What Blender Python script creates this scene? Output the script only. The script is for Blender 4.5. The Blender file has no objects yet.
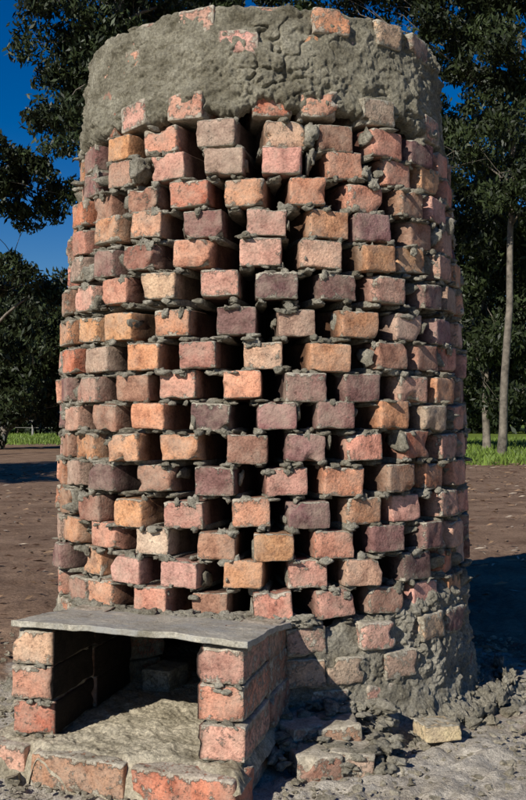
import bpy, math, random
import numpy as np
from mathutils import Vector, Matrix
random.seed(7); rng=np.random.default_rng(7)
scene=bpy.context.scene
EYE=0.77; D=3.04; FP=1007.0

# ---------------------------------------------------------------- noise
def _h(ix,iy,iz,s):
    h=(ix*374761393+iy*668265263+iz*1440662683+s*974634777)&0xffffffff
    h=((h^(h>>13))*1274126177)&0xffffffff
    h=((h^(h>>16))*2246822519)&0xffffffff
    h=h^(h>>15)
    return (h&0xffffff)/float(0xffffff)*2-1
def vn(p,s=0):
    p=np.asarray(p,dtype=np.float64)
    i=np.floor(p).astype(np.int64); f=p-i; f=f*f*(3-2*f)
    x,y,z=i[:,0],i[:,1],i[:,2]; fx,fy,fz=f[:,0],f[:,1],f[:,2]
    r=0
    for a in (0,1):
        wx=fx if a else 1-fx
        for b in (0,1):
            wy=fy if b else 1-fy
            for c in (0,1):
                wz=fz if c else 1-fz
                r=r+wx*wy*wz*_h(x+a,y+b,z+c,s)
    return r
def fbm(p,o=3,s=0):
    p=np.asarray(p,dtype=np.float64); t=0; a=1; n=0
    for k in range(o):
        t=t+a*vn(p*(2.03**k),s+k*17); n+=a; a*=.5
    return t/n

# ---------------------------------------------------------------- mesh collector
class Col:
    def __init__(s): s.v=[];s.l=[];s.t=[];s.c=[];s.m=[];s.n=0
    def add(s,v,f,c=(1,1,1),m=0.0):
        v=np.asarray(v,dtype=np.float32); f=np.asarray(f,dtype=np.int64)
        s.v.append(v); s.l.append((f+s.n).ravel()); s.t.append(np.full(len(f),f.shape[1],dtype=np.int32))
        c=np.asarray(c,dtype=np.float32)
        if c.ndim==1: c=np.tile(c[:3],(len(v),1))
        s.c.append(c)
        m=np.asarray(m,dtype=np.float32)
        if m.ndim==0: m=np.full(len(v),m,dtype=np.float32)
        s.m.append(m); s.n+=len(v)
    def build(s,name,mat,parent=None,smooth=True):
        me=bpy.data.meshes.new(name)
        v=np.concatenate(s.v); l=np.concatenate(s.l).astype(np.int32); t=np.concatenate(s.t)
        me.vertices.add(len(v)); me.vertices.foreach_set('co',v.ravel())
        me.loops.add(len(l)); me.loops.foreach_set('vertex_index',l)
        st=np.concatenate([[0],np.cumsum(t)[:-1]]).astype(np.int32)
        me.polygons.add(len(t)); me.polygons.foreach_set('loop_start',st); me.polygons.foreach_set('loop_total',t)
        me.polygons.foreach_set('use_smooth',np.full(len(t),smooth,dtype=bool))
        me.update(calc_edges=True); me.validate()
        a=me.color_attributes.new('Col','FLOAT_COLOR','POINT')
        c=np.concatenate(s.c); m=np.concatenate(s.m)
        a.data.foreach_set('color',np.concatenate([c,np.ones((len(c),1),np.float32)],1).astype(np.float32).ravel())
        b=me.attributes.new('smear','FLOAT','POINT'); b.data.foreach_set('value',m)
        me.materials.append(mat)
        o=bpy.data.objects.new(name,me); scene.collection.objects.link(o)
        if parent: o.parent=parent
        return o
def empty(name):
    o=bpy.data.objects.new(name,None); scene.collection.objects.link(o); return o

# ---------------------------------------------------------------- materials
def mat(name):
    m=bpy.data.materials.new(name); m.use_nodes=True
    nt=m.node_tree; b=nt.nodes['Principled BSDF']; return m,nt,b
def N(nt,t,**k):
    n=nt.nodes.new(t)
    for a,v in k.items():
        if a in n.inputs: n.inputs[a].default_value=v
        else: setattr(n,a,v)
    return n
def noise(nt,co,scale,detail=4,rough=.6):
    n=N(nt,'ShaderNodeTexNoise'); n.inputs['Scale'].default_value=scale; n.inputs['Detail'].default_value=detail
    n.inputs['Roughness'].default_value=rough; nt.links.new(co,n.inputs['Vector']); return n.outputs['Fac']
def ramp(nt,fac,stops):
    r=N(nt,'ShaderNodeValToRGB'); e=r.color_ramp.elements
    while len(e)<len(stops): e.new(.5)
    for i,(p,c) in enumerate(stops):
        e[i].position=p; e[i].color=(c,c,c,1) if not hasattr(c,'__len__') else (*c,1)
    nt.links.new(fac,r.inputs['Fac']); return r.outputs['Color']
def mix(nt,fac,a,b,bt='MIX'):
    m=N(nt,'ShaderNodeMix'); m.data_type='RGBA'; m.blend_type=bt
    for s,v in ((0,fac),(6,a),(7,b)):
        if hasattr(v,'is_linked'): nt.links.new(v,m.inputs[s])
        else: m.inputs[s].default_value=v if not hasattr(v,'__len__') else (*v,1)
    return m.outputs[2]
def math_(nt,op,a,b=0.0,c=None):
    m=N(nt,'ShaderNodeMath'); m.operation=op
    for i,v in enumerate((a,b)+((c,) if c is not None else ())):
        if hasattr(v,'is_linked'): nt.links.new(v,m.inputs[i])
        else: m.inputs[i].default_value=v
    return m.outputs[0]
def bump(nt,b,h,strength,dist):
    n=N(nt,'ShaderNodeBump'); n.inputs['Strength'].default_value=strength; n.inputs['Distance'].default_value=dist
    nt.links.new(h,n.inputs['Height']); nt.links.new(n.outputs[0],b.inputs['Normal'])
def coords(nt): return N(nt,'ShaderNodeTexCoord').outputs['Object']

MORT_A=(.26,.23,.165); MORT_B=(.62,.565,.445)
def mortar_color(nt,co):
    big=noise(nt,co,11,5,.7); fine=noise(nt,co,150,3,.7)
    c=ramp(nt,big,[(.33,MORT_A),(.66,MORT_B)])
    g=ramp(nt,fine,[(.3,.5),(.7,1.25)])
    return mix(nt,1.0,c,g,'MULTIPLY')
def mortar_mat(name,tint=(1,1,1),bd=.018):
    m,nt,b=mat(name); co=coords(nt)
    c=mix(nt,1.0,mortar_color(nt,co),tint,'MULTIPLY')
    nt.links.new(c,b.inputs['Base Color']); b.inputs['Roughness'].default_value=.95; b.inputs['Specular IOR Level'].default_value=.12
    bump(nt,b,noise(nt,co,70,6,.78),1.0,bd); return m
M_mort=mortar_mat('mortar'); M_crown=mortar_mat('mortar_render',(.86,.86,.81))
M_hearth=mortar_mat('hearth_mortar',(1.25,1.2,1.12),.008)
def brick_mat():
    m,nt,b=mat('old_brick'); co=coords(nt)
    at=N(nt,'ShaderNodeAttribute'); at.attribute_name='Col'
    sm=N(nt,'ShaderNodeAttribute'); sm.attribute_name='smear'
    n1=noise(nt,co,24,5,.7); n2=noise(nt,co,170,3,.7)
    c=mix(nt,1.0,at.outputs['Color'],ramp(nt,n1,[(.3,(.5,.44,.44)),(.5,(1,1,1)),(.7,(1.3,1.35,1.35))]),'MULTIPLY')
    c=mix(nt,1.0,c,ramp(nt,n2,[(.3,.55),(.5,1.0),(.75,1.25)]),'MULTIPLY')
    n3=noise(nt,co,42,6,.75)
    clean=math_(nt,'MULTIPLY_ADD',sm.outputs['Fac'],1.7,1.0); cl=N(nt,'ShaderNodeClamp'); nt.links.new(clean,cl.inputs[0])
    film=math_(nt,'MULTIPLY',ramp(nt,noise(nt,co,13,5,.7),[(.43,.0),(.70,.6)]),cl.outputs[0])
    c=mix(nt,film,c,(.50,.39,.29))
    pit=ramp(nt,n3,[(.30,1.0),(.37,0.0)])
    c=mix(nt,math_(nt,'MULTIPLY',pit,.65),c,(.07,.04,.03))
    s=math_(nt,'ADD',sm.outputs['Fac'],math_(nt,'MULTIPLY',math_(nt,'SUBTRACT',n3,.5),2.4))
    sf=ramp(nt,s,[(.5,0.0),(.66,.9)])
    mc=mix(nt,1.0,ramp(nt,n1,[(.33,MORT_A),(.66,MORT_B)]),ramp(nt,n2,[(.3,.6),(.7,1.2)]),'MULTIPLY')
    c=mix(nt,sf,c,mc)
    nt.links.new(c,b.inputs['Base Color']); b.inputs['Roughness'].default_value=.9; b.inputs['Specular IOR Level'].default_value=.2
    h=math_(nt,'ADD',math_(nt,'MULTIPLY',n3,.9),math_(nt,'MULTIPLY',sf,.45))
    h=math_(nt,'ADD',h,math_(nt,'MULTIPLY',n2,.25))
    bump(nt,b,h,.9,.008); return m
M_brick=brick_mat()
def simple(name,col,rough=.9,sc=20,var=.4,bs=.5,bd=.01,attr=False):
    m,nt,b=mat(name); co=coords(nt); n=noise(nt,co,sc,4,.65)
    base=col
    if attr:
        at=N(nt,'ShaderNodeAttribute'); at.attribute_name='Col'; base=at.outputs['Color']
    c=base
    if var>0: c=mix(nt,1.0,base,ramp(nt,n,[(.3,1-var),(.7,1+var)]),'MULTIPLY')
    nt.links.new(c,b.inputs['Base Color']); b.inputs['Roughness'].default_value=rough
    b.inputs['Specular IOR Level'].default_value=.25
    if bs>0: bump(nt,b,n,bs,bd)
    return m
M_shade=simple('interior_shade',(.02,.016,.014))  # near-black colour that paints the shade inside the kiln
M_leaf=simple('gum_leaves',None,.5,2,0,0.0,.01,attr=True)
M_bark=simple('gum_bark',(.16,.135,.105),.8,6,.6,.6,.03)
M_litter=simple('dry_leaves',None,.7,30,.3,.2,.004,attr=True)
M_rub=mortar_mat('rubble',(1.08,1.05,1.0))
def slab_mat():
    m,nt,b=mat('cement_sheet'); co=coords(nt)
    c=mix(nt,ramp(nt,noise(nt,co,14,6,.75),[(.38,0.0),(.56,.95)]),(.36,.35,.31),mortar_color(nt,co))
    nt.links.new(c,b.inputs['Base Color']); b.inputs['Roughness'].default_value=.85
    bump(nt,b,noise(nt,co,50,6,.75),.8,.008); return m
M_slab=slab_mat()

# ---------------------------------------------------------------- primitives
def boxgrid(hx,hy,hz,nx,ny,nz,br=(.0025,.008)):
    def ax(h,n):
        inner=np.linspace(-(h-br[-1]),h-br[-1],n+1)
        return np.concatenate([[-h],[-(h-b) for b in br[:-1]],inner,[h-b for b in br[:-1]][::-1],[h]])
    X,Y,Z=ax(hx,nx),ax(hy,ny),ax(hz,nz); A=(len(X),len(Y),len(Z))
    idx={};V=[];F=[]
    def vid(i,j,k):
        if (i,j,k) not in idx: idx[(i,j,k)]=len(V); V.append((X[i],Y[j],Z[k]))
        return idx[(i,j,k)]
    a,b,c=A
    for k,fl in ((0,1),(c-1,0)):
        for i in range(a-1):
            for j in range(b-1):
                q=[vid(i,j,k),vid(i+1,j,k),vid(i+1,j+1,k),vid(i,j+1,k)]; F.append(q[::-1] if fl else q)
    for j,fl in ((0,0),(b-1,1)):
        for i in range(a-1):
            for k in range(c-1):
                q=[vid(i,j,k),vid(i+1,j,k),vid(i+1,j,k+1),vid(i,j,k+1)]; F.append(q[::-1] if fl else q)
    for i,fl in ((0,1),(a-1,0)):
        for j in range(b-1):
            for k in range(c-1):
                q=[vid(i,j,k),vid(i,j+1,k),vid(i,j+1,k+1),vid(i,j,k+1)]; F.append(q[::-1] if fl else q)
    return np.array(V),np.array(F)
BW,BH,BL=.100,.0685,.225
BG=boxgrid(BW/2,BL/2,BH/2,9,9,6)
cnt=[0]
def add_brick(col,C,ex,ey,ez,color,scale=(1,1,1),smear=.15,wear=1.0,grid=None,shade_side=None,inner=False):
    cnt[0]+=1; s=cnt[0]
    V,F=(grid or BG); V=V.copy()
    H=np.abs(V).max(0)
    off=np.array([s*3.17,s*1.31,s*.77])
    n=fbm(V*26+off,2,3)
    n2=vn(V*70+off,5)
    r=(.003+.010*np.clip(n+.1,0,1)*wear+.004*np.clip(n2,0,1))[:,None]
    q=np.clip(V,-(H-r),H-r); d=V-q; L=np.linalg.norm(d,axis=1,keepdims=True); L[L<1e-9]=1
    P=q+r*d/L
    for _ in range(random.choice([0,1,2,3])):
        cc=np.array([random.choice((-1,1)),random.choice((-1,-1,1)),random.choice((-1,1))])*H
        if random.random()<.4: cc[random.choice((0,2))]*=random.uniform(-.5,.5)
        w=np.clip(1-np.linalg.norm((P-cc),axis=1)/random.uniform(.012,.034),0,1)[:,None]
        P=P-np.sign(cc)*w*random.uniform(.004,.013)*wear
    P=P+(d/L)*(vn(P*110+off,8)*.0013+fbm(P*35+off,2,9)*.0022)[:,None]
    P[:,2]+=P[:,0]*P[:,0]*random.uniform(-1,1)*.7; P[:,1]+=P[:,0]*random.uniform(-1,1)*.03
    P=P*np.array(scale)
    ze=np.abs(V[:,2])/H[2]; xe=np.abs(V[:,0])/H[0]
    sm=smear+.36*np.clip((ze-.60)/.40,0,1)+.22*np.clip((xe-.78)/.22,0,1)
    sm=sm+.25*(np.abs(V[:,2])>=H[2]-.001)
    cc=np.tile(np.asarray(color,dtype=float),(len(V),1))
    if inner:   # wall bricks painted darker with depth, as shade in the gaps
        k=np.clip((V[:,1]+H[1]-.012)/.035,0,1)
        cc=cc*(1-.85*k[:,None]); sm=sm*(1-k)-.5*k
    if shade_side is not None:  # firebox-facing side painted near black to stand for shade
        k=np.clip((V[:,0]*shade_side-H[0]+.012)/.010,0,1)[:,None]; cc=cc*(1-k)+np.array([.02,.015,.012])*k; sm=np.where(k[:,0]>.5,-.6,sm)
    W=np.asarray(C)+P[:,:1]*ex+P[:,1:2]*ey+P[:,2:3]*ez
    col.add(W,F,cc,sm)
def ico(sub):
    import bmesh
    bm=bmesh.new(); bmesh.ops.create_icosphere(bm,subdivisions=sub,radius=1)
    V=np.array([v.co[:] for v in bm.verts]); F=np.array([[v.index for v in f.verts] for f in bm.faces]); bm.free(); return V,F
I1,I2,I3,I4=ico(1),ico(2),ico(3),ico(4)
def add_blob(col,C,ex,ey,ez,dims,amp=.25,box=1.0,sub=I3,freq=1.6,color=(1,1,1),cuts=5,m=0):
    cnt[0]+=1; s=cnt[0]; V,F=sub
    P=np.sign(V)*np.abs(V)**box
    P=P/np.max(np.abs(P))
    for _ in range(cuts):
        n=rng.normal(0,1,3); n/=np.linalg.norm(n); o=random.uniform(.4,.8)
        P=P-np.clip(P@n-o,0,None)[:,None]*n*.92
    off=np.array([s*2.17,s*1.73,s*.57])
    n=fbm(V*freq+off,2,1)*amp*1.6+vn(V*freq*3.2+off,4)*amp*.6
    P=P*(1+n[:,None])
    P=P*np.array(dims)
    W=np.asarray(C)+P[:,:1]*ex+P[:,1:2]*ey+P[:,2:3]*ez
    col.add(W,F,color,m)

# ---------------------------------------------------------------- kiln
PZ=[0,.07,.363,.712,.988,1.294,1.585,1.797,1.85]; PR=[.602,.602,.600,.601,.590,.568,.540,.520,.518]
def R(z): return np.interp(z,PZ,PR)
def zrow(y):
    z=1.0
    for _ in range(5): z=EYE+(420-y)/FP*(D-R(z))
    return float(z)
def th(x,z):
    a=math.atan((x-263)/FP); v=D*math.sin(a)/R(z)
    return math.asin(max(-1,min(1,v)))-a
def frame(t):
    er=np.array([math.sin(t),-math.cos(t),0]); et=np.array([math.cos(t),math.sin(t),0]); return er,et
UZ=np.array([0,0,1.0])
PAL={'s':(.62,.29,.19),'o':(.61,.295,.155),'r':(.57,.205,.12),'p':(.58,.31,.225),'d':(.165,.088,.080),'v':(.28,.145,.125),
     'b':(.37,.19,.125),'t':(.62,.40,.25),'c':(.66,.49,.35),'g':(.45,.30,.22)}
def colr(k):
    c=np.array(PAL[k]); return c*(1+rng.normal(0,.09))*(1+rng.normal(0,.03,3))
rows=[(131,[(161,'s'),(219,'g'),(283,'t'),(336,'b'),(386,'s')]),
(160,[(166,'p'),(222,'g'),(290,'p'),(347,'s'),(400,'s')]),
(190,[(188,'r'),(248,'o'),(312,'o'),(367,'s')]),
(220,[(144,'s'),(200,'v'),(268,'p'),(327,'o')]),
(251,[(140,'b'),(195,'s'),(262,'p'),(325,'t'),(376,'o')]),
(284,[(158,'t'),(215,'p'),(278,'d'),(338,'v'),(388,'p')]),
(321,[(170,'o'),(234,'v'),(298,'g'),(360,'o')]),
(354,[(142,'o'),(197,'b'),(265,'t'),(330,'o'),(388,'b')]),
(386,[(128,'b'),(176,'p'),(240,'s'),(305,'v'),(362,'v')]),
(416,[(150,'o'),(212,'d'),(278,'v'),(340,'v'),(395,'o')]),
(448,[(125,'o'),(180,'o'),(245,'b'),(310,'v'),(368,'s')]),
(481,[(157,'b'),(218,'v'),(285,'p'),(345,'o'),(398,'b')]),
(513,[(130,'o'),(182,'p'),(247,'s'),(309,'d'),(365,'o')]),
(545,[(150,'c'),(215,'b'),(276,'o'),(335,'s'),(390,'v')]),
(575,[(126,'p'),(181,'p'),(247,'o'),(312,'p'),(367,'t')]),
(607,[(152,'s'),(211,'b'),(273,'s'),(335,'p'),(390,'b')])]
TF=math.radians(-20)
kiln=empty('brick_kiln')
CB=Col(); CM=Col()
rnd='ssssooorrppppbbbvvggd'
def fill(lst,z):
    ts=[(th(x,z),k) for x,k in lst]
    a,b=ts[0][0],ts[-1][0]; rem=2*math.pi-(b-a); n=max(1,round(rem/math.radians(15.8)))
    for i in range(1,n):
        ts.append((b+rem*i/n+random.gauss(0,.02),random.choice(rnd)))
    return ts
U=random.uniform
for ri,(y,lst) in enumerate(rows):
    z=zrow(y)
    for bi,(t,k) in enumerate(fill(lst,z)):
        t=(t+math.pi)%(2*math.pi)-math.pi
        er,et=frame(t)
        r=float(R(z))
        yaw=random.gauss(0,.06); rl=random.gauss(0,.03); pt=random.gauss(0,.03)
        ex=et*math.cos(yaw)+er*math.sin(yaw); ey=-er*math.cos(yaw)+et*math.sin(yaw)
        ez=UZ*math.cos(rl)-ex*math.sin(rl); ex=ex*math.cos(rl)+UZ*math.sin(rl)
        ey2=ey*math.cos(pt)+ez*math.sin(pt); ez=ez*math.cos(pt)-ey*math.sin(pt); ey=ey2
        zz=z+random.gauss(0,.002)
        C=er*(r-BL/2+random.gauss(0,.008))+UZ*zz
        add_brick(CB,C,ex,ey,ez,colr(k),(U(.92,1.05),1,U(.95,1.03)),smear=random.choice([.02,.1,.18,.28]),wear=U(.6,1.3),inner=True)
        back=abs(t)>2.0
        for sgn in (-1,1):
            w=U(.013,.022)
            px=sgn*(BW/2-w*.8)+random.gauss(0,.003)
            c=er*(r-.115+U(-.012,.003))+et*px+UZ*(zz-BH/2-.005)
            add_blob(CM,c,et,-er,UZ,(w,.106,U(.008,.011)),.18,.55,I2 if back else I3,2.6,cuts=0)
            for _ in range(random.choice([0,1,1,2])):
                c=er*(r+U(-.016,.001))+et*(px+random.gauss(0,.012))+UZ*(zz-BH/2-U(.0,.009))
                s=U(.6,1.15)
                add_blob(CM,c,et,-er,UZ,(s*U(.008,.02),s*U(.008,.014),s*U(.005,.011)),.45,.9,I2,1.8,cuts=4)
        for _ in range(random.choice([0,1,2,3])):
            q=random.random()
            c=er*(r-U(0,.06)*q-.006)+et*U(-.05,.05)+UZ*(zz+BH/2+U(-.002,.003))
            add_blob(CM,c,et,-er,UZ,(U(.007,.022),U(.01,.03),U(.004,.012)),.45,.9,I2,1.8,cuts=4)
        for _ in range(random.choice([0,0,1,1,2])):
            px=U(-.045,.045)
            c=er*(r-.004)+et*px+UZ*(zz+BH/2-U(.001,.010))
            add_blob(CM,c,et,-er,UZ,(U(.005,.02),U(.004,.007),U(.006,.017)),.5,.9,I3,1.6,cuts=2)
        if random.random()<.35:
            s=random.choice((-1,1))
            c=er*(r-U(.02,.07))+et*s*(BW/2)+UZ*(zz+U(-.02,.02))
            add_blob(CM,c,et,-er,UZ,(U(.003,.008),U(.015,.04),U(.012,.03)),.45,.9,I2,1.6,cuts=3)
        if abs(t)>1.0 and random.random()<.6 or (z>1.4 and random.random()<.5):
            c=er*(r-U(.02,.05))+et*random.choice((-1,1))*(BW/2+.01)+UZ*(zz+U(-.02,.02))
            add_blob(CM,c,et,-er,UZ,(U(.010,.022),U(.02,.045),U(.015,.036)),.4,.8,I3,2,cuts=5)
emb=[(1.565,[(135,'p',1),(188,'s',1),(323,'s',1),(380,'g',1)]),(1.642,[(160,'t',0),(245,'g',0)]),(1.718,[(236,'p',1)]),(1.785,[(198,'p',1),(332,'o',1),(388,'t',1),(420,'g',1)]),
     (.237,[(375,'p',1),(300,'g',1),(428,'t',1)]),(.160,[(305,'t',1),(342,'g',1),(400,'g',1)]),(.083,[(378,'p',1),(330,'g',1)])]
for z,lst in emb:
    ex_t=[(th(x,z),k,e) for x,k,e in lst]
    al=list(ex_t); t=-math.pi
    while t<math.pi:
        if all(abs(t-e[0])>.2 for e in ex_t): al.append((t,random.choice(rnd),random.random()<(.15 if (z<1 or z<1.6) else .04)))
        t+=math.radians(14)
    for t,k,exp in al:
        if z<.33 and abs(t-TF)<.45: continue
        er,et=frame(t); yaw=random.gauss(0,.06); rl=random.gauss(0,.05)
        ex=et*math.cos(yaw)+er*math.sin(yaw); ey=-er*math.cos(yaw)+et*math.sin(yaw)
        ez=UZ*math.cos(rl)-ex*math.sin(rl); ex=ex*math.cos(rl)+UZ*math.sin(rl)
        r=float(R(z))+(.0035 if exp else -.014)+random.gauss(0,.002)+(.012 if z<.3 else 0)
        add_brick(CB,er*(r-BL/2)+UZ*z,ex,ey,ez,colr(k),smear=.40,wear=2.0)

def mortar_shell(zfun_lo,zfun_hi,name,flare,seed,nth=1250,nz=90,opening=False,cap=False,mat_=None):
    T=np.linspace(-math.pi,math.pi,nth,endpoint=False)
    s=np.linspace(0,1,nz)
    TT,SS=np.meshgrid(T,s)
    lo=zfun_lo(T); hi=zfun_hi(T)
    Z=lo[None,:]+(hi-lo)[None,:]*SS
    RR=R(Z)
    P0=np.stack([np.sin(TT)*RR,-np.cos(TT)*RR,Z],-1).reshape(-1,3)
    rough=np.clip(fbm(P0*5,2,seed+30)*1.5+.75,.5,1.35)
    n=fbm(P0*8,3,seed)*.015+(fbm(P0*30,3,seed+5)*.015+vn(P0*85,seed+9)*.0055+vn(P0*190,seed+11)*.003)*rough
    w=fbm(P0*np.array([14,14,24]),2,seed+20); n=n-.016*np.clip(1-np.abs(w)/.08,0,1)*np.clip(fbm(P0*6,2,seed+2)+.4,0,1)
    lump=np.clip(vn(P0*22,seed+33)-.35,0,1); n=n+lump*.020
    n=n.reshape(RR.shape)
    RR=RR+n+flare(Z,TT)
    if cap: ed=np.clip(SS/.08,0,1)
    else: ed=np.clip((1-SS)/.10,0,1)
    RR=RR-(1-np.sqrt(1-(1-ed)**2))*.045
    V=np.stack([np.sin(TT)*RR,-np.cos(TT)*RR,Z],-1).reshape(-1,3)
    V[:,2]+=fbm(P0*40,2,seed+44)*.004
    extra=[]
    if cap:
        top=V[-nth:].copy()
        for k,(f,dz) in enumerate(((.99,.006),(.965,.010),(.9,.012),(.8,.012),(.6,.03),(.3,.05),(.001,.06))):
            q=top.copy(); q[:,:2]*=f; q[:,2]=top[:,2]+dz; q[:,2]+=fbm(q*14,3,seed+40)*.010
            extra.append(q)
        V=np.concatenate([V]+extra)
    nr=nz+len(extra)
    i=np.arange(nth); j=np.arange(nr-1)
    I,J=np.meshgrid(i,j); I2_=(I+1)%nth
    F=np.stack([J*nth+I,J*nth+I2_,(J+1)*nth+I2_,(J+1)*nth+I],-1).reshape(-1,4)
    if opening:
        c=V[F].mean(1); t=np.arctan2(c[:,0],-c[:,1])
        F=F[~((np.abs(t-TF)<.315)&(c[:,2]<.30))]
    c=Col(); c.add(V,F); return c.build(name,mat_,kiln)
def nz1(T,f,s): return fbm(np.stack([np.sin(T)*f,np.cos(T)*f,np.zeros_like(T)],1),3,s)
mortar_shell(lambda T:1.545+.030*nz1(T,6,50)+.022*nz1(T,24,51)-.03*np.clip((np.abs(T)-.7)/.6,0,1),
             lambda T:1.810+.010*nz1(T,5,52)+.012*nz1(T,20,53),'mortar_crown',lambda Z,T:-.001,60,cap=True,mat_=M_crown)
mortar_shell(lambda T:0*T-.03,
             lambda T:.268+.022*nz1(T,6,54)+.020*nz1(T,24,55)+.07*np.clip((T-.35)/.5,0,1),'mortar_base',
             lambda Z,T:.004+.045*np.exp(-np.clip(Z,0,1)/.04)+.012*np.clip((.25-Z)/.2,0,1),80,nz=120,opening=True,mat_=M_mort)
def footing():
    nth=1400; prof=np.array([(.56,.03),(.60,.035),(.64,.028),(.67,.022),(.70,.014),(.73,.004),(.76,-.015),(.80,-.04)])
    u=np.linspace(0,1,50); pr=np.interp(u,np.linspace(0,1,8),prof[:,0]); pz=np.interp(u,np.linspace(0,1,8),prof[:,1])
    T=np.linspace(-math.pi,math.pi,nth,endpoint=False); TT,RR=np.meshgrid(T,pr); _,ZZ=np.meshgrid(T,pz)
    k=1+.25*nz1(T,4,90)+.15*nz1(T,12,91)
    RR=.56+(RR-.56)*k[None,:]
    V=np.stack([np.sin(TT)*RR,-np.cos(TT)*RR,ZZ],-1).reshape(-1,3)
    V[:,2]+=fbm(V*12,3,92)*.022+fbm(V*50,3,93)*.016+vn(V*150,95)*.006; V[:,:2]*=(1+fbm(V*30,2,94)*.02)[:,None]
    i=np.arange(nth); j=np.arange(len(pr)-1); I,J=np.meshgrid(i,j); I2_=(I+1)%nth
    F=np.stack([J*nth+I,(J+1)*nth+I,(J+1)*nth+I2_,J*nth+I2_],-1).reshape(-1,4)
    c=V[F].mean(1); t=np.arctan2(c[:,0],-c[:,1]); F=F[~((np.abs(t-TF)<.36))]
    cc=Col(); cc.add(V,F); cc.build('mortar_footing',M_mort,kiln)
footing()
def shade_drum():  # added dark drum behind the wall, so the gaps look shaded
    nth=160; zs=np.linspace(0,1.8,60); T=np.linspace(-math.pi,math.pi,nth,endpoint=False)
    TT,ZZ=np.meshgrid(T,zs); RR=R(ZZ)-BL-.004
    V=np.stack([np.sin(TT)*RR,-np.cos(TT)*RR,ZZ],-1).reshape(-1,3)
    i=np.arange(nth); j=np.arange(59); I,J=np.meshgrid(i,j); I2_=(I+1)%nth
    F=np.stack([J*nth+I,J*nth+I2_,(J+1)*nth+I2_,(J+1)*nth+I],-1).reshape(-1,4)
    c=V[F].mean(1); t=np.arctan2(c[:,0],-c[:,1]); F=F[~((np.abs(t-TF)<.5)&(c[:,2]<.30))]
    cc=Col(); cc.add(V,F); cc.build('inner_shade_drum',M_shade,kiln)
shade_drum()

# ---------------------------------------------------------------- firebox
FO=np.array([-.038,-1.01,0]); FX=np.array([.927,-.375,0]); FY=np.array([.235,.972,0])
PX=np.array([.972,-.235,0]); PY=FY; FN=np.array([.375,.927,0])
def FB(x,y,z): return FO+FX*x+FY*y+UZ*z
FBK=Col()
cols=[['p','s','p'],['r','s','t']]
for pi,xc in enumerate((-.052,-.503)):
    for k in range(3):
        for m in range(2):
            z=.08+.037+.0768*k-(.006*k if m else 0)
            a=random.gauss(0,.02)
            ex=PX*math.cos(a)+PY*math.sin(a); ey=PY*math.cos(a)-PX*math.sin(a)
            add_brick(FBK,FB(xc+random.gauss(0,.003),.1125+m*.232+random.gauss(0,.004),z),ex,ey,UZ,colr(cols[pi][k] if m==0 else 'b'),(1,1,1.06),smear=.26,wear=.9,shade_side=(-1 if pi==0 else 1))
            add_blob(CM,FB(xc,.118+m*.232,z-.0385),PX,PY,UZ,(.043,.106,.0085),.07,.35,I4,3,cuts=0)
            for _ in range(3):
                add_blob(CM,FB(xc+U(-.04,.04),U(0,.006),z-.038),FX,FY,UZ,(.012,.005,.006),.4,.9,I2)
for xc,k,yy in ((-.107,'r',-.018),(-.355,'b',-.012),(-.60,'p',.0)):
    add_brick(FBK,FB(xc,yy,.034),-FN,FX,UZ,colr(k),(1.05,1,1.06),smear=.14,wear=1.3)
for yc in (.17,.40):
    add_brick(FBK,FB(-.053,yc,.034),PX,PY,UZ,colr('g'),smear=.3)
    add_brick(FBK,FB(-.510,yc,.034),PX,PY,UZ,colr('g'),smear=.35)
add_brick(FBK,FB(-.36,.50,.10),FX,FN,UZ,np.array((.40,.37,.31)),(.8,.5,.8),smear=.4,wear=1.4)
FBK.build('firebox_bricks',M_brick,kiln)
def sheet(x0,x1,y0,y1,nx,ny,zf,name,mat_):
    X,Y=np.meshgrid(np.linspace(x0,x1,nx),np.linspace(y0,y1,ny)); Z=zf(X,Y)
    V=FO+X.reshape(-1,1)*FX+Y.reshape(-1,1)*FY+Z.reshape(-1,1)*UZ
    i=np.arange(nx-1); j=np.arange(ny-1); I,J=np.meshgrid(i,j)
    F=np.stack([J*nx+I,J*nx+I+1,(J+1)*nx+I+1,(J+1)*nx+I],-1).reshape(-1,4)
    c=Col(); c.add(V,F); return c.build(name,mat_,kiln)
def zf(X,Y):
    P=np.stack([X.ravel(),Y.ravel(),0*X.ravel()],1)
    n=(fbm(P*9,3,101)*.010+fbm(P*50,3,102)*.006+vn(P*150,107)*.0012).reshape(X.shape)
    z=.078+n
    e=np.minimum(np.minimum(X+.62,.005-X)/.03,(Y+.045+.03*fbm(P*14,2,103).reshape(X.shape))/.03)
    return z-np.clip(1-e,0,2)**2*.022
sheet(-.635,.012,-.068,.95,330,400,zf,'hearth_floor',M_hearth)
def slab():
    V,F=boxgrid(.286,.205,.0065,90,60,2,br=(.002,.005))
    n=fbm(V*10,3,110)
    e=np.abs(V[:,0])/.286; f=np.abs(V[:,1])/.205
    V2=V.copy()
    V2[:,0]+=np.sign(V[:,0])*np.clip(e-.9,0,1)*10*(n*.010)
    V2[:,1]+=np.clip(f-.9,0,1)*10*np.sign(V[:,1])*(fbm(V*16,3,111)*.006)
    V2[:,2]+=fbm(V*5,2,112)*.004+.006*(1-(V[:,0]/.286)**2)*(V[:,1]<0)*np.abs(V[:,1])/.205
    V2[:,2]+=vn(V*60,113)*.001+fbm(V*25,2,116)*.0015
    V2[:,2]+= .3215-.040*((V[:,1]+.205)/.41)
    V2[:,0]+=-.277; V2[:,1]+=.198
    W=FO+V2[:,:1]*FX+V2[:,1:2]*FY+V2[:,2:3]*UZ
    c=Col(); c.add(W,F); c.build('firebox_slab',M_slab,kiln)
slab()
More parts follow.
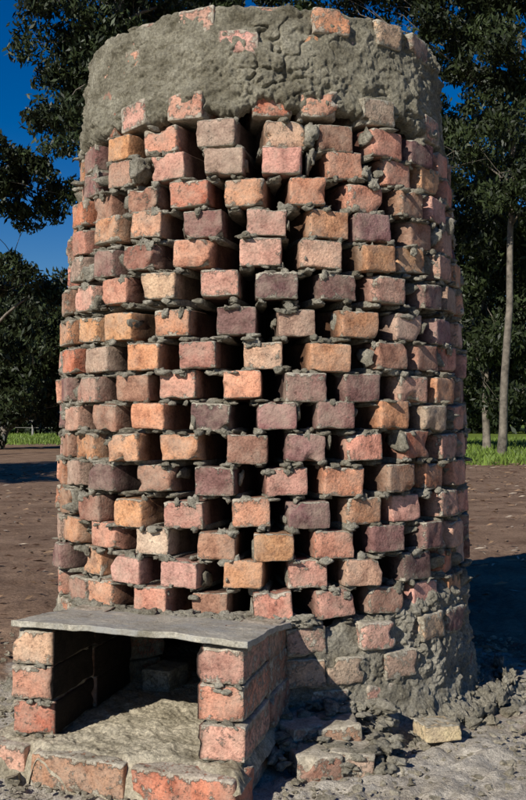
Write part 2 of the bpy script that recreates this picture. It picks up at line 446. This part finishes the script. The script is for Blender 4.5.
for i in range(150):
    t=TF+U(-.52,.54); er,et=frame(t); r=.597+U(-.01,.03)
    s=U(.008,.026)
    add_blob(CM,er*r+UZ*(.286+U(-.008,.010)),et,-er,UZ,(s*1.3,s,s*.55),.45,.9,I3 if s>.018 else I2,cuts=6)
# broken brick-and-mortar footing right of the firebox
for (x,y,z,a,p,k) in ((.11,-.80,.012,.25,.0,'b'),(.20,-.775,.012,-.15,.08,'g'),(.08,-.69,.042,.5,.0,'g'),(.17,-.69,.045,.1,-.1,'b')):
    ex=np.array([math.cos(a),math.sin(a),0]); ey=np.array([-math.sin(a),math.cos(a),0]); ez=UZ*math.cos(p)+ex*math.sin(p); ex=ex*math.cos(p)-UZ*math.sin(p)
    add_brick(CB,np.array([x,y,z]),ex,ey,ez,colr(k),(1,.6,1),smear=.42,wear=2.4)
for i in range(190):
    x=U(.0,.30); y=-.71+U(-.14,.10); s=U(.005,.022)
    a=U(0,6.28); e1=np.array([math.cos(a),math.sin(a),0]); e2=np.array([-math.sin(a),math.cos(a),0])
    add_blob(CM,np.array([x,y,.005+.035*random.random()+max(0,(y+.82))*.3]),e1,e2,UZ,(s*1.5,s,s*.6),.4,.9,I3 if s>.016 else I2,cuts=8)
for i in range(420):
    t=U(-math.pi,math.pi)
    if abs(t-TF)<.5: continue
    er,et=frame(t); z=U(0,.08); s=random.lognormvariate(math.log(.007),.4)
    add_blob(CM,er*(.63+.13*(1-z/.08)*random.random())+UZ*z*.6,et,-er,UZ,(s*1.3,s,s*.8),.45,.9,I2,cuts=7)
add_brick(CB,np.array([.415,-.62,.032]),np.array([.96,.28,0]),np.array([-.28,.96,0]),UZ,np.array((.72,.56,.32)),(.9,.35,.55),smear=.08,wear=2.4)
for i in range(34):
    t=.72+i*.03+random.gauss(0,.01); er,et=frame(t)
    a=random.gauss(0,.4); e1=et*math.cos(a)+er*math.sin(a); e2=-er*math.cos(a)+et*math.sin(a)
    add_blob(CM,er*(.72+random.gauss(0,.010))+UZ*(.012+random.random()*.025),e1,e2,UZ,(U(.012,.034),U(.006,.012),U(.010,.030)),.45,.8,I3,2,cuts=9)
CB.build('bricks',M_brick,kiln); CM.build('mortar_joints',M_mort,kiln)
print('verts',CB.n,CM.n)

# ---------------------------------------------------------------- ground
def ground():
    n=640; u=np.linspace(-1,1,n); m=.395*np.sinh(7.6*u)
    X,Y=np.meshgrid(m+.15,m-1.0); P=np.stack([X.ravel(),Y.ravel(),0*X.ravel()],1)
    dist=np.hypot(P[:,0],P[:,1]+.5)
    near=np.clip(1.6-dist/3,0,1)
    z=fbm(P*2.2,3,200)*.018+fbm(P*11,3,201)*.012*near+fbm(P*38,3,202)*.012*near+np.clip(vn(P*30,203)-.35,0,1)*.02*near+vn(P*75,204)*.002*near
    r=np.hypot(P[:,0],P[:,1])
    V=P.copy(); V[:,2]=z-.004
    i=np.arange(n-1); I,J=np.meshgrid(i,i)
    F=np.stack([J*n+I,J*n+I+1,(J+1)*n+I+1,(J+1)*n+I],-1).reshape(-1,4)
    q=fbm(P*1.3,3,210)*.55
    pale=np.clip((.15-(P[:,1]+.30)*1.1 - np.clip(-P[:,0]-.6,0,3)*.15+q)*1.6+.3,0,1)
    pale=np.maximum(pale,np.clip((.86-r+.25*q)*6,0,1))
    gy=np.where(P[:,0]>0,14,28)
    gr=np.clip((P[:,1]-gy+q*5)/2.5,0,1)
    c=Col(); c.add(V,F,np.stack([pale,gr,0*gr],1)); 
    m_,nt,b=mat('ground_soil'); co=coords(nt)
    at=N(nt,'ShaderNodeAttribute'); at.attribute_name='Col'; sp=N(nt,'ShaderNodeSeparateColor'); nt.links.new(at.outputs['Color'],sp.inputs[0])
    n1=noise(nt,co,2.5,6,.7); n2=noise(nt,co,60,5,.75); n3=noise(nt,co,260,2,.7)
    dirt=ramp(nt,n1,[(.3,(.15,.088,.055)),(.7,(.37,.245,.16))])
    dirt=mix(nt,1.0,dirt,ramp(nt,n2,[(.3,.45),(.7,1.4)]),'MULTIPLY')
    sand=ramp(nt,noise(nt,co,8,6,.7),[(.3,(.40,.345,.265)),(.7,(.66,.60,.50))])
    sand=mix(nt,1.0,sand,ramp(nt,n3,[(.3,.6),(.7,1.2)]),'MULTIPLY')
    sand=mix(nt,1.0,sand,ramp(nt,n2,[(.3,.65),(.7,1.15)]),'MULTIPLY')
    pm=math_(nt,'ADD',sp.outputs[0],math_(nt,'MULTIPLY',math_(nt,'SUBTRACT',noise(nt,co,14,4,.7),.5),.9))
    c1=mix(nt,ramp(nt,pm,[(.35,0.0),(.65,1.0)]),dirt,sand)
    grass=ramp(nt,noise(nt,co,1.2,5,.7),[(.3,(.07,.11,.015)),(.7,(.19,.24,.04))])
    gm=math_(nt,'ADD',sp.outputs[1],math_(nt,'MULTIPLY',math_(nt,'SUBTRACT',n1,.5),.6))
    c2=mix(nt,ramp(nt,gm,[(.4,0.0),(.6,1.0)]),c1,grass)
    nt.links.new(c2,b.inputs['Base Color']); b.inputs['Roughness'].default_value=.95; b.inputs['Specular IOR Level'].default_value=.1
    bump(nt,b,math_(nt,'ADD',n2,math_(nt,'MULTIPLY',n3,.3)),.9,.010)
    c.build('ground',m_)
ground()

def scatter(n,xr,yr,size,sub,kfun=None,mn=.002,mx=.03,cuts=7):
    c=Col(); k=0
    while k<n:
        x=U(*xr); y=U(*yr)
        if kfun and random.random()>kfun(x,y): continue
        s=min(mx,max(mn,random.lognormvariate(math.log(size),.6)))
        a=U(0,6.28); e1=np.array([math.cos(a),math.sin(a),0]); e2=np.array([-math.sin(a),math.cos(a),0])
        add_blob(c,np.array([x,y,s*.3]),e1,e2,UZ,(s*U(.8,1.6),s,s*U(.4,.8)),.4,.85,sub,1.3,cuts=cuts); k+=1
    return c
def kf(x,y):
    r=math.hypot(x,y)
    if r<.7: return 0
    d=np.array([x,y,0])-FO; lx=d@FX; ly=d@FN
    if -.66<lx<.04 and -.06<ly<.5: return 0
    return min(1,math.exp(-(r-.72)/.28)+(.45 if y<-.4 else .06))
c=scatter(7500,(-1.1,1.7),(-1.6,.6),.0042,I1,kf,mx=.012)
c2=scatter(300,(-1.0,1.5),(-1.5,.4),.010,I2,kf,mn=.008,mx=.024,cuts=9)
for a in ('v','c','m','t'): getattr(c,a).extend(getattr(c2,a))
c.l.extend([l+c.n for l in c2.l]); c.n+=c2.n
c.build('mortar_rubble',M_rub,smooth=False)

def litter():
    c=Col(); n=6500
    for i in range(n):
        d=U(0,1)**.7*15; x=U(-1,1)*(1.5+d*.55); y=-.4+d
        if math.hypot(x,y)<.8: continue
        L=U(.015,.042)*(1+d*.04); w=L*U(.12,.3); a=U(0,6.28); z=U(.004,.016)
        ca,sa=math.cos(a),math.sin(a); h=U(0,.014)
        P=np.array([[-L,0,z],[0,-w,z+h*.3],[L,0,z+h],[0,w,z+h*1.2]])
        Q=P.copy(); Q[:,0]=P[:,0]*ca-P[:,1]*sa+x; Q[:,1]=P[:,0]*sa+P[:,1]*ca+y
        k=random.random(); col=(.30,.19,.11) if k<.45 else ((.10,.055,.035) if k<.85 else (.42,.34,.25))
        c.add(Q,[[0,1,2,3]],col)
    c.build('leaf_litter',M_litter,smooth=False)
litter()

def grass():
    n=26000; c=Col()
    right=rng.random(n)<.6
    d=np.where(right,rng.uniform(17,42,n),rng.uniform(31,55,n))
    fx=np.where(right,rng.uniform(.12,.45,n),rng.uniform(-.45,-.1,n))
    x=fx*d; y=d-3.04; h=rng.uniform(.04,.14,n); w=rng.uniform(.01,.03,n); a=rng.uniform(0,6.28,n)
    b=np.stack([x,y,0*x],1); s=np.stack([np.cos(a)*w,np.sin(a)*w,0*x],1); tip=np.stack([x+rng.normal(0,.04,n),y+rng.normal(0,.04,n),h],1)
    V=np.stack([b-s,b+s,tip],1).reshape(-1,3); F=np.arange(3*n).reshape(-1,3)
    g=rng.uniform(.5,1.3,n)[:,None]*np.array([[.14,.20,.035]]); C=np.repeat(g,3,0)
    c.add(V,F,C); c.build('grass',M_leaf,smooth=False)
grass()

# ---------------------------------------------------------------- trees
def tube(col,pts,rad,ns=8):
    pts=np.array(pts,dtype=float); rad=np.array(rad); n=len(pts)
    T=np.gradient(pts,axis=0); T/=np.linalg.norm(T,axis=1,keepdims=True)+1e-9
    A=np.cross(T,[.31,.87,.13]); A/=np.linalg.norm(A,axis=1,keepdims=True)+1e-9; B=np.cross(T,A)
    a=np.linspace(0,2*math.pi,ns,endpoint=False)
    V=(pts[:,None,:]+rad[:,None,None]*(np.cos(a)[None,:,None]*A[:,None,:]+np.sin(a)[None,:,None]*B[:,None,:])).reshape(-1,3)
    i=np.arange(ns); j=np.arange(n-1); I,J=np.meshgrid(i,j); I2_=(I+1)%ns
    F=np.stack([J*ns+I,J*ns+I2_,(J+1)*ns+I2_,(J+1)*ns+I],-1).reshape(-1,4)
    col.add(V,F)
def path(a,b,n=7,w=.12,sag=0):
    a=np.array(a,float); b=np.array(b,float); L=np.linalg.norm(b-a); t=np.linspace(0,1,n)[:,None]
    P=a+(b-a)*t+np.cumsum(rng.normal(0,w*L/n,(n,3)),0)*np.sin(t*math.pi)**.5
    P[:,2]+=sag*L*np.sin(t[:,0]*math.pi); P[0]=a; return P
def leaves(col,centers,radii,per,L,tone,droop=.7):
    centers=np.array(centers); radii=np.array(radii); k=len(centers); n=k*per
    C=np.repeat(centers,per,0); Rr=np.repeat(radii,per)
    d=rng.normal(0,1,(n,3)); d/=np.linalg.norm(d,axis=1,keepdims=True); d*=(rng.random(n)**.45)[:,None]
    d[:,2]*=.7
    P=C+d*Rr[:,None]
    ax=rng.normal(0,1,(n,3)); ax[:,2]-=droop*1.5; ax/=np.linalg.norm(ax,axis=1,keepdims=True)
    s=np.cross(ax,rng.normal(0,1,(n,3))); s/=np.linalg.norm(s,axis=1,keepdims=True)+1e-9
    l=(L*rng.uniform(.6,1.3,n))[:,None]; w=l*.17
    V=np.stack([P-ax*l*.5,P+s*w,P+ax*l*.5,P-s*w],1).reshape(-1,3)
    F=np.arange(4*n).reshape(-1,4)
    ct=np.repeat(rng.uniform(.5,1.2,k),per)*rng.uniform(.5,1.7,n)
    c=ct[:,None]*np.array(tone)[None,:]; col.add(V,F,np.repeat(c,4,0))
def gum(base,targets,trunk_top,r0,L=.16,per=260,tone=(.026,.036,.012),cr=(.5,.9),sub=6,spread=1.1):
    e=empty('gum_tree'); TB=Col(); LF=Col(); base=np.array(base,float); tt=np.array(trunk_top,float)
    tp=path(base-np.array([0,0,.3]),tt,12,.05); tr=np.linspace(r0,r0*.35,12); tr[0]*=1.25; tube(TB,tp,tr,12)
    cs=[];rs=[]
    for tg in targets:
        tg=np.array(tg,float)
        hz=tg[2]-abs(np.hypot(*(tg[:2]-base[:2])))*.7
        f=np.clip((hz-base[2])/(tt[2]-base[2]),.25,.98); i=int(f*11)
        P=path(tp[i],tg,8,.16,.05); rr=tr[i]*.5
        tube(TB,P,np.linspace(rr,rr*.2,8),7)
        for s in range(sub):
            st=P[random.randint(4,7)]; q=tg+rng.normal(0,spread,3)*np.array([1,1,.75])
            Q=path(st,q,5,.18,.08); tube(TB,Q,np.linspace(rr*.3,rr*.06,5),5)
            cs.append(q); rs.append(U(*cr))
            for w in range(2):
                q2=q+rng.normal(0,.5*spread,3); Q=path(Q[2],q2,4,.15); tube(TB,Q,np.linspace(rr*.14,rr*.04,4),4); cs.append(q2); rs.append(U(*cr)*.7)
    leaves(LF,cs,rs,per,L,tone)
    TB.build('trunk_and_limbs',M_bark,e); LF.build('foliage',M_leaf,e,smooth=False); return e
def W(px,py,d): return ((px-263)/FP*d,d-3.04,EYE+(420-py)/FP*d)
gum((-3.2,17,0),[W(85,15,20),W(115,60,20.5),W(75,10,19.5),W(90,80,20),W(62,110,19.5),W(105,40,20),W(120,-40,20),W(80,-50,20),W(140,10,21),W(200,-30,21),W(230,30,22)],(-2.9,17,9.5),.24,per=210,sub=5,spread=.5,cr=(.35,.65))
gum((-6.2,19,0),[W(8,160,21),W(-20,190,21),W(22,190,21.5),W(5,180,21),W(-60,150,21),W(12,255,22),W(45,285,22.5),W(-40,260,22)],(-7.0,19.5,5.3),.13,per=190,sub=4,spread=.45,cr=(.3,.55))
gum((-7.4,25,0),[W(20,330,27),W(60,335,27),W(40,370,27),W(0,350,27),W(85,370,28),W(-40,330,27),W(65,400,28),W(10,400,27),W(110,340,28),W(40,310,28)],(-6.3,25,3.8),.14,per=260,sub=5,spread=.65,cr=(.5,.85),L=.2)
gum((5.2,19,0),[W(455,20,22),W(490,10,22),W(520,30,22),W(465,80,22),W(505,110,22),W(540,60,22),W(480,-40,22),W(430,-20,22),W(385,5,22),W(375,-25,22),W(360,-40,22),W(340,-20,22),W(455,150,23),W(500,170,22),W(540,180,22)],(5.7,19,9.3),.10,per=200,sub=5,spread=.65,cr=(.35,.65))
gum((5.9,23.5,0),[W(470,220,26),W(500,250,26),W(530,230,26),W(455,270,26),W(490,300,26),W(525,310,26),W(470,340,26),W(510,360,26),W(560,280,26),W(545,160,26),W(500,200,26)],(5.6,23.5,7.2),.11,per=220,sub=5,spread=.7,cr=(.5,.8),L=.18)
gum((4.8,26,0),[W(450,60,29),W(460,340,29),W(480,380,29),W(520,390,29),W(450,200,29),W(440,120,29),W(470,150,29),W(520,250,29),W(480,260,29)],(4.9,26,9),.11,per=220,sub=5,spread=.8,cr=(.5,.8),L=.2)
gum((-9,4.5,0),[(-9,4.5,6),(-7.5,5.5,5.2),(-10,5,5.5),(-8,3.5,6.5),(-8.5,7,5),(-10,8,5)],(-9,4.5,5),.22,per=220,sub=4,spread=.8,cr=(.6,1.0),L=.25)
def belt():
    LF=Col(); TB=Col(); e=empty('distant_trees'); cs=[];rs=[]
    for i in range(130):
        f=-.6+1.2*i/129+U(-.01,.01); d=U(58,85); x=f*d; y=d-3.04
        h=U(7,13)*(1.1 if f>0 else .75)
        tube(TB,path((x,y,-.3),(x+random.gauss(0,.6),y,h*.8),6,.06),np.linspace(.28,.08,6),6)
        for k in range(16):
            z=U(.12,1)*h; w=1.9*math.sqrt(max(.1,1-(z/h-.5)**2*2.5))
            cs.append((x+random.gauss(0,w*.6),y+random.gauss(0,w*.6),z)); rs.append(U(.8,1.7))
    for i in range(260):
        f=-.6+1.2*i/259; d=U(56,60); cs.append((f*d,d-3.04,U(.4,2.2))); rs.append(U(.9,1.6))
    leaves(LF,cs,rs,75,.6,(.018,.026,.010),.3)
    TB.build('trunks',M_bark,e); LF.build('foliage',M_leaf,e,smooth=False)
belt()
def fence():
    c=Col()
    for i in range(9):
        x=-19+i*2.6; y=46
        tube(c,[(x,y,-.2),(x,y,.6),(x+.02,y,1.2)],[.06,.055,.05],8)
    for z in (.4,.75,1.1):
        tube(c,[(-21+i*2.6,46,z+.01*math.sin(i)) for i in range(10)],[.012]*10,4)
    c.build('wire_fence',simple('weathered_wood',(.28,.26,.23)))
fence()

# ---------------------------------------------------------------- light, sky, camera
el=math.radians(32); az=math.radians(36)
to=Vector((-math.sin(az)*math.cos(el),-math.cos(az)*math.cos(el),math.sin(el)))
L=bpy.data.lights.new('sun','SUN'); L.energy=5.0; L.angle=math.radians(.53); L.color=(1,.955,.88)
lo=bpy.data.objects.new('sun',L); scene.collection.objects.link(lo); lo.rotation_euler=to.to_track_quat('Z','Y').to_euler(); lo.location=(-5,-8,8)
w=bpy.data.worlds.new('World'); scene.world=w; w.use_nodes=True; nt=w.node_tree
sk=nt.nodes.new('ShaderNodeTexSky'); sk.sky_type='NISHITA'; sk.sun_disc=False; sk.sun_elevation=el; sk.sun_rotation=math.pi+az
sk.air_density=1.0; sk.dust_density=0.0; sk.ozone_density=3.5
hs=nt.nodes.new('ShaderNodeHueSaturation'); hs.inputs['Hue'].default_value=.515; hs.inputs['Saturation'].default_value=1.5; hs.inputs['Value'].default_value=1.25
nt.links.new(sk.outputs[0],hs.inputs['Color'])
nt.links.new(hs.outputs[0],nt.nodes['Background'].inputs[0]); nt.nodes['Background'].inputs[1].default_value=.055
cam=bpy.data.cameras.new('camera'); co=bpy.data.objects.new('camera',cam); scene.collection.objects.link(co)
cam.sensor_fit='VERTICAL'; cam.sensor_height=36; cam.lens=FP/800*36; cam.clip_end=2000; cam.clip_start=.05
co.location=(0,-D,EYE); co.rotation_euler=(math.radians(90)+math.atan(20/FP),0,0)
scene.camera=co
scene.view_settings.view_transform='Standard'; scene.view_settings.look='None'; scene.view_settings.exposure=0
